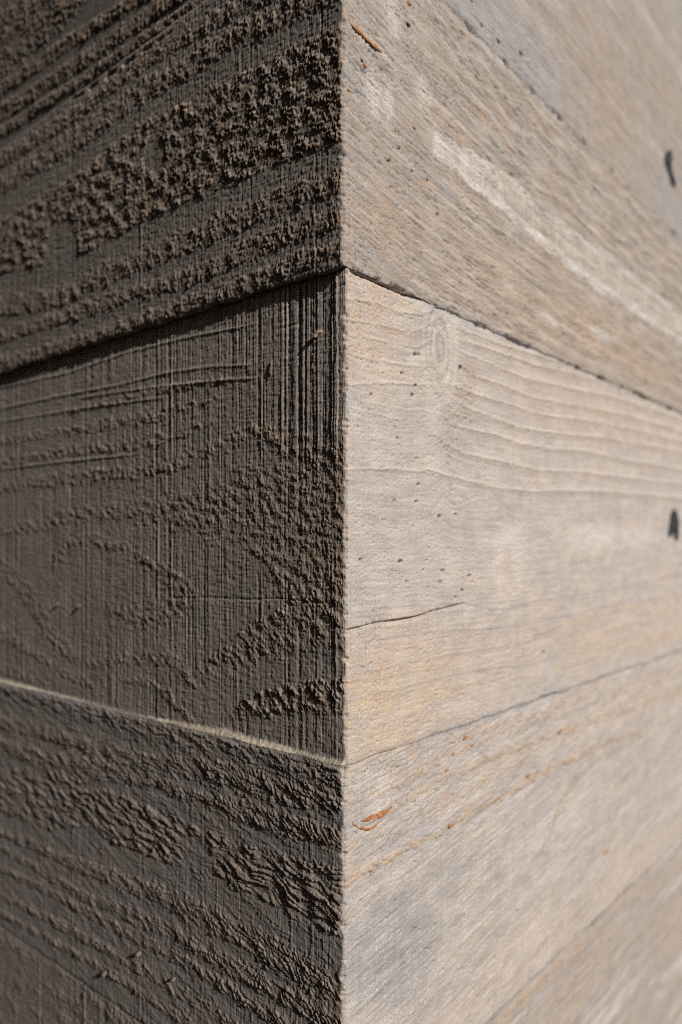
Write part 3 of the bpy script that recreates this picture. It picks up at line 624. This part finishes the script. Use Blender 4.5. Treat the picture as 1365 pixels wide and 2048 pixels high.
def panel(face, v0, v1, rows, s_cols, off_l, off_r, detail, base, label=None):
    """heightfield between two joints, with rims turned back into the wall"""
    n, t = (nl, dl) if face == 'L' else (nr, dr)
    off, other = (off_l, off_r) if face == 'L' else (off_r, off_l)
    S = np.broadcast_to(s_cols[None, :], (rows.size, s_cols.size)).astype(f32)
    k = (rows - v0) / (v1 - v0)
    def edge(v):
        wob = .0009 if (face == 'L' and abs(v - JOINTS[2]) < 1e-6) else .0004
        return (wob * perlin(s_cols * 70, s_cols * 0 + v * 91, 210) * 1.6 + wob * .5 * perlin(s_cols * 500, s_cols * 0 + v * 91, 211)) * sm(0, .006, s_cols)
    V = rows[:, None] + (1 - k)[:, None] * edge(v0)[None, :] + k[:, None] * edge(v1)[None, :]
    f = Fld(S, V.astype(f32), face, base)
    detail(f)
    if face == 'R':
        por = sm(-.4, .4, perlin(S * 35, f.G * 60, 230))
        f.H -= (.0009 * sm(.42, .62, perlin(S * 520, f.G * 800, 231)) * (.4 + .6 * por) + .0006 * sm(.45, .65, perlin(S * 900, V * 900, 232)) * por) * (1 - sm(.16, .30, S))
        gk = GRAIN.get(detail.__name__, .5)
        f.H += .00008 * perlin(S * 800, V * 800, 233) + gk * .00016 * perlin(S * 110, f.G * 700, 234) + gk * .00010 * perlin(S * 200, f.G * 1400, 235)
        for vv, up_ in ((v0, 1), (v1, -1)):
            dist = np.abs(f.V - (rows[0] if up_ > 0 else rows[-1]) - edge(vv)[None, :])
            gapn = sm(.1, .55, perlin(S * 45, S * 0 + vv * 50, 218) + .6 * perlin(S * 140, S * 0 + vv * 50, 215) + .4 * perlin(S * 420, S * 0 + vv * 50, 216))
            if abs(vv - JOINTS[1]) < 1e-6: gapn = gapn * sm(.06, .16, S) * .5
            f.H -= (.0045 if abs(vv - JOINTS[3]) < 1e-6 else .0022) * np.exp(-(dist / (.0017 if abs(vv - JOINTS[3]) < 1e-6 else .0010)) ** 2) * gapn
            f.tint(np.exp(-(dist / .0014) ** 2) * sm(.03, .09, S) * (.35 + .65 * sm(-.5, .2, perlin(S * 25, S * 0 + vv * 9, 217))), (.27, .275, .29), 1.0 if abs(vv - JOINTS[0]) < 1e-6 else .7)
            if abs(vv - JOINTS[0]) < 1e-6: f.H -= .0016 * np.exp(-(dist / .0013) ** 2)
            if abs(vv - JOINTS[1]) < 1e-6: f.tint(np.exp(-(dist / .0022) ** 2) * (1 - sm(.03, .07, S)), (.40, .35, .29), .6)
        if detail.__name__ == 'right_middle':
            dist = v1 - f.V
            f.H -= .0028 * np.exp(-(dist / (.0012 + .0004 * f.n400)) ** 2) * sm(.001, .006, S) * (1 - sm(.035, .06, S))
    if face == 'L' and detail.__name__ != '<lambda>':
        f.tint(f.rough, (.385, .315, .245), .3 if 'middle' in detail.__name__ else .2 if 'lower' in detail.__name__ else .42)
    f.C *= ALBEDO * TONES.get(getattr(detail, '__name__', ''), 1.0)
    f.K = np.clip(f.K + (.85 * f.rough if face == 'L' else 0), 0, 1)
    x = s_cols[None, :]; c = CHIP(rows)[:, None].astype(float)
    rr = c * 1.5
    q = 1 - np.clip(x / rr, 0, 1); bev = c * (1 - np.sqrt(np.maximum(0, 1 - q * q)))
    H = f.H * sm(0.0, .0008, x)
    # softened edges where the boards meet
    e0, e1 = rows[:, None] - v0, v1 - rows[:, None]
    soft_l = 0.0 if (face == 'L' and abs(v0 - JOINTS[1]) < 1e-6) else .0005; soft_u = 0.0 if (face == 'L' and abs(v1 - JOINTS[1]) < 1e-6) else .0005
    H = H - soft_l * np.exp(-e0 / .0006) - soft_u * np.exp(-e1 / .0006) * sm(0, .004, x)
    d = off + H - bev
    s = x + (-(other - c)) * np.exp(-x / .006)
    P = np.empty(S.shape + (3,), f32)
    P[..., 0] = t[0] * s + n[0] * d; P[..., 1] = t[1] * s + n[1] * d; P[..., 2] = V + EYE
    nrow, ncol = S.shape
    rim = np.array([n[0], n[1], 0], f32) * .022
    Pa = np.concatenate([P, P[:1], P[:1] - rim, P[-1:], P[-1:] - rim])
    Ca = np.concatenate([f.C, f.C[:1], f.C[:1], f.C[-1:], f.C[-1:]]); Ka = np.concatenate([f.K, f.K[:1], f.K[:1], f.K[-1:], f.K[-1:]])
    W = np.zeros(Pa.shape, f32); W[..., 0] = np.broadcast_to(s_cols, Pa.shape[:2]); W[..., 1] = np.concatenate([f.G, f.G[:1], f.G[:1], f.G[-1:], f.G[-1:]]); W[..., 2] = 0 if face == 'L' else 7.0
    idx = np.arange(Pa.shape[0] * ncol, dtype=np.int32).reshape(-1, ncol)
    def quads(a, b):
        qd = np.stack([a[:, :-1], a[:, 1:], b[:, 1:], b[:, :-1]], -1).reshape(-1, 4)
        return qd if face == 'R' else qd[:, ::-1]
    Q = np.concatenate([quads(idx[:nrow - 1], idx[1:nrow]), quads(idx[nrow + 1:nrow + 2], idx[nrow:nrow + 1]), quads(idx[nrow + 2:nrow + 3], idx[nrow + 3:nrow + 4])])
    me = bpy.data.meshes.new('board_print')
    me.vertices.add(Pa.shape[0] * ncol); me.vertices.foreach_set('co', Pa.reshape(-1))
    me.loops.add(Q.size); me.loops.foreach_set('vertex_index', Q.reshape(-1).astype(np.int32))
    me.polygons.add(len(Q)); me.polygons.foreach_set('loop_start', np.arange(0, Q.size, 4, dtype=np.int32))
    me.polygons.foreach_set('use_smooth', np.ones(len(Q), bool))
    me.update(calc_edges=True)
    a = me.attributes.new('tone', 'FLOAT_COLOR', 'POINT'); a.data.foreach_set('color', np.concatenate([Ca, np.ones(Ca.shape[:2] + (1,), f32)], -1).reshape(-1))
    a = me.attributes.new('board_run', 'FLOAT_VECTOR', 'POINT'); a.data.foreach_set('vector', W.reshape(-1))
    a = me.attributes.new('fibre', 'FLOAT', 'POINT'); a.data.foreach_set('value', Ka.reshape(-1).astype(f32))
    a = me.attributes.new('grain', 'FLOAT', 'POINT'); a.data.foreach_set('value', np.full(Ka.size, GRAIN.get(detail.__name__, .5), f32))
    me.materials.append(CONCRETE)
    o = bpy.data.objects.new('board_print', me); coll.objects.link(o); o.parent = wall_root
    if label: o['label'] = label
    return o, (s_cols, rows, d)

j4, j3, j2, j1 = JOINTS
dv = .0005
gap = .00010
boards = [
    (j1, j1 + .23, np.concatenate([grow(j1 + gap, .365, dv, dv), grow(.365, j1 + .23 - gap, .001, .01)[1:]]), .0001, .0002, left_top, right_top,
     'left print of the highest board, rough bands out of focus', 'right print of the highest board, smooth pale grey'),
    (j2, j1, grow(j2 + gap, j1 - gap, dv, dv), .0014, .0006, left_upper, right_upper, 'coarse torn-grain print in shade above the dark step', 'sunlit print with pale streak and orange fibres'),
    (j3, j2, grow(j3 + gap, j2 - gap, dv, dv), -.0010, .0, left_middle, right_middle, 'recessed shaded print with vertical saw marks', 'smooth sunlit print with a knot and fine rings'),
    (j4, j3, grow(j4 + gap, j3 - gap, dv, dv), .0006, .0003, left_lower, right_lower, 'shaded print of shingled flakes', 'sunlit print with grey patch and bark chip'),
    (j4 - .17, j4, np.concatenate([grow(j4 - .17 + gap, -.325, .01, .001), grow(-.325, j4 - gap, dv, dv)[1:]]), .0005, .0001, left_bottom, right_bottom,
     'smooth shaded print at the bottom', 'sunlit lowest print speckled with orange fibre'),
]
CL, CR = cols('L'), cols('R')
SURF = {}
for v0, v1, rows, ol, orr, fl, fr, lab_l, lab_r in boards:
    _, SURF['L', round(v0, 5)] = panel('L', v0, v1, rows, CL, ol, orr, fl, LEFT_BASE, lab_l)
    _, SURF['R', round(v0, 5)] = panel('R', v0, v1, rows, CR, ol, orr, fr, GREY, lab_r)
CC = coarse_cols(); rng = np.random.default_rng(5)
def stack(v, stop, sign):
    k = 0
    while sign * (stop - v) > .02:
        h = rng.uniform(.15, .2); w = v + sign * h
        if sign * (stop - w) < .06: w = stop
        a, b = min(v, w), max(v, w); seed = 300 + int(abs(v) * 1000)
        for face in 'LR':
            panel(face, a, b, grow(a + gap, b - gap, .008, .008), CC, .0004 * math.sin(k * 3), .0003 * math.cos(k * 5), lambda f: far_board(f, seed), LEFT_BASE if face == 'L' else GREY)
        v = w; k += 1
stack(j1 + .23, TOP, 1); stack(j4 - .17, BOT - .03, -1)

def surf(px, py, face):
    """point on the finished relief under a photograph pixel, with the face's run and normal (world)"""
    s, v = wall(px, py, face); s = float(s); v = float(v)
    for (fc, v0), (sc_, rw, d) in SURF.items():
        if fc == face and rw[0] <= v <= rw[-1]:
            i_, k_ = int(np.searchsorted(rw, v)), int(np.searchsorted(sc_, s)); dd = float(np.percentile(d[max(0, i_ - 5):i_ + 6, max(0, k_ - 6):k_ + 7], 65)); break
    else: dd = 0.0
    n, t = (nl, dl) if face == 'L' else (nr, dr)
    p = np.array([CX + t[0] * s + n[0] * dd, t[1] * s + n[1] * dd, v + EYE])
    return p, np.array([t[0], t[1], 0.0]), np.array([n[0], n[1], 0.0])

# ------------------------------------------------------------------ splinters, chips and grit caught in the concrete
def sliver(name, face, path, radii, mat, label, cat, lift=.0, flat=.55, sides=7, seed=1, group=None):
    """tapered uneven sliver laid along photograph points on the relief; lift raises points off the face"""
    r = np.random.default_rng(seed)
    pts = []; fr = None
    lifts = lift if isinstance(lift, (list, tuple)) else [lift] * len(path)
    for (x, y), lf in zip(path, lifts):
        p, t, n = surf(x, y, face); pts.append(p + n * lf); fr = (t, n)
    t, n = fr; base = pts[0].copy()
    vs, fs = [], []
    for i, p in enumerate(pts):
        a = pts[min(i + 1, len(pts) - 1)] - pts[max(i - 1, 0)]; a /= np.linalg.norm(a)
        u = np.cross(n, a); u /= np.linalg.norm(u) + 1e-9; w = np.cross(a, u)
        for k in range(sides):
            th = 2 * math.pi * k / sides; q = radii[i] * r.uniform(.75, 1.2)
            vs.append(p - base + u * math.cos(th) * q + w * math.sin(th) * q * flat)
    m = len(pts)
    for i in range(m - 1):
        for k in range(sides):
            fs.append((i * sides + k, i * sides + (k + 1) % sides, (i + 1) * sides + (k + 1) % sides, (i + 1) * sides + k))
    fs.append(tuple(range(sides))[::-1]); fs.append(tuple((m - 1) * sides + k for k in range(sides)))
    o = mesh_object(name, vs, fs, mat); o.location = base
    o['label'] = label; o['category'] = cat
    if group: o['group'] = group
    return o
def lerp_path(pts, n):
    p = np.array(pts, float); k = np.linspace(0, len(p) - 1, n)
    return [(np.interp(q, range(len(p)), p[:, 0]), np.interp(q, range(len(p)), p[:, 1])) for q in k]

sliver('wood_splinter', 'R', lerp_path([(699, 51), (716, 66), (735, 84), (750, 98), (763, 108)], 12), [.00035, .0007, .0008, .0007, .00065, .0006, .0006, .0006, .0007, .0006, .0004, .00015], WOOD,
       'long orange wood splinter stuck near the arris at the top of the sunlit face', 'splinter', lift=.0003, seed=2)
sliver('bark_chip', 'R', lerp_path([(722, 1641), (738, 1636), (752, 1632), (763, 1626), (774, 1621), (782, 1612)], 12), [.0003, .0008, .0011, .0013, .0013, .0014, .0015, .0013, .0010, .0006, .0004, .0002], BARK,
       'curled brown bark chip embedded in the sunlit face below the lower joint', 'bark chip', lift=.0001, flat=.45, seed=3)
sliver('bark_chip', 'R', lerp_path([(702, 1645), (718, 1656), (735, 1659), (745, 1655), (756, 1645)], 10), [.0002, .0003, .0004, .0005, .0005, .0005, .0005, .0004, .0003, .0002], BARK,
       'thin dark rim of bark curving just beneath the curled brown chip', 'bark chip', lift=.0, flat=.5, seed=4)
sliver('wood_splinter', 'L', [(640, 661), (634, 666), (629, 671), (624, 675)], [.0010, .0011, .0010, .0007], PALEWOOD,
       'pale stub of wood sticking out of the shaded saw-marked board, casting a long shadow', 'splinter', lift=[-.0002, .0004, .0008, .0011], flat=.8, seed=5)
sliver('wood_splinter', 'L', lerp_path([(543, 718), (540, 735), (541, 754)], 7), [.0001, .0003, .0004, .0004, .0004, .0003, .0001], GRIT,
       'thin upright sliver among the saw marks of the shaded face', 'splinter', lift=.0005, flat=.7, seed=6)
for k, (x, y, l, w, lab) in enumerate([
        (728, 132, 9, .0011, 'bright orange wood chunk below the long orange splinter'),
        (722, 120, 6, .0006, 'small orange wood speck just above the bright orange chunk'),
        (816, 8, 9, .0010, 'reddish orange wood chip at the top edge of the sunlit face'),
        (815, 48, 8, .0007, 'dark orange wood chip under the reddish one near the top edge'),
        (696, 182, 6, .0006, 'tiny orange wood chip right at the arris on the sunlit face'),
        (846, 184, 6, .0006, 'dark orange wood chip left of the pale streak'),
        (826, 257, 6, .0007, 'orange wood chip just left of the pale streak top'),
        (1022, 349, 8, .0012, 'blurred orange wood chip beside the pale streak'),
        (928, 1475, 8, .0013, 'large orange wood chip under the lower joint of the sunlit face'),
        (943, 1490, 6, .0009, 'orange wood chip right below the large one under the lower joint'),
        (905, 1507, 6, .0009, 'rusty wood chip on the lower sunlit board left of the others'),
        (892, 1540, 7, .0009, 'dull orange wood chip in the lower sunlit board'),
        (900, 1652, 9, .0010, 'reddish wood chip along the crumbly line of the lower sunlit board'),
        (1118, 1462, 10, .0016, 'blurred rusty wood chip far along the lower sunlit board'),
        (1055, 1551, 9, .0012, 'brownish orange wood chip on the crumbly line, far half'),
        (1212, 1704, 14, .0012, 'dark slanting splinter on the far lower sunlit board')]):
    m_ = 1.0 if y < 1000 else -.7
    sliver('wood_chip', 'R', lerp_path([(x - l * .5, y - l * .45 * m_), (x, y), (x + l * .5, y + l * .5 * m_)], 5), [w * .28, w * .7, w * .78, w * .6, w * .22], WOOD, lab, 'wood chip', lift=.0002, flat=.5, sides=6, seed=20 + k, group='wood chips in the sunlit face')
for k, (x, y, w, lab) in enumerate([
        (281, 1906, .0011, 'pale grit crumb on the lower shaded board, right of the round dark hole'),
        (213, 1946, .0012, 'pale grit crumb on the lower shaded board below the round dark hole'),
        (351, 1957, .0009, 'small pale crumb on the lower shaded board, the one nearest the arris'),
        (156, 1213, .0009, 'dark lump stuck in the oval figure of the shaded middle board'),
        (113, 1209, .0007, 'small pale lump left of the dark lump in the shaded middle board')]):
    sliver('grit_crumb', 'L', [(x + 3, y - 3), (x, y), (x - 3, y + 2)], [w * .6, w, w * .6], GRIT, lab, 'grit', lift=[.0002, .0008, .0012], flat=.9, sides=6, seed=60 + k, group='crumbs on the shaded face')

# dark bitumen plugs left in two form-tie holes
def plug(pts, label, seed):
    r = np.random.default_rng(seed); P = [surf(x, y, 'R') for x, y in pts]
    base = np.mean([p[0] for p in P], axis=0); n = P[0][2]; m = len(P)
    sc_ = 1.35
    vs = [(p[0] - base) * sc_ + n * .0006 for p in P] + [(p[0] - base) * .6 + n * .0013 * r.uniform(.4, 1.3) for p in P] + [np.zeros(3) + n * .0008] + [p[0] - base - n * .004 for p in P]
    fs = [(k, (k + 1) % m, m + (k + 1) % m, m + k) for k in range(m)] + [(m + k, m + (k + 1) % m, 2 * m) for k in range(m)] + [(2 * m + 1 + k, 2 * m + 1 + (k + 1) % m, (k + 1) % m, k) for k in range(m)]
    o = mesh_object('tie_hole_plug', vs, fs, PLUG); o.location = base; o['label'] = label; o['category'] = 'plug'; o['group'] = 'plugs in the form-tie holes'
plug([(1334, 312), (1341, 309), (1343, 320), (1340, 330), (1344, 345), (1348, 358), (1346, 366), (1341, 360), (1337, 345), (1332, 332), (1331, 320)], 'narrow dark plug high on the sunlit face near its far edge', 1)
plug([(1347, 1027), (1352, 1031), (1355, 1046), (1355, 1060), (1353, 1073), (1349, 1074), (1347, 1060), (1343, 1070), (1339, 1066), (1341, 1048), (1343, 1034)], 'black oval plug on the smooth middle board of the sunlit face', 2)
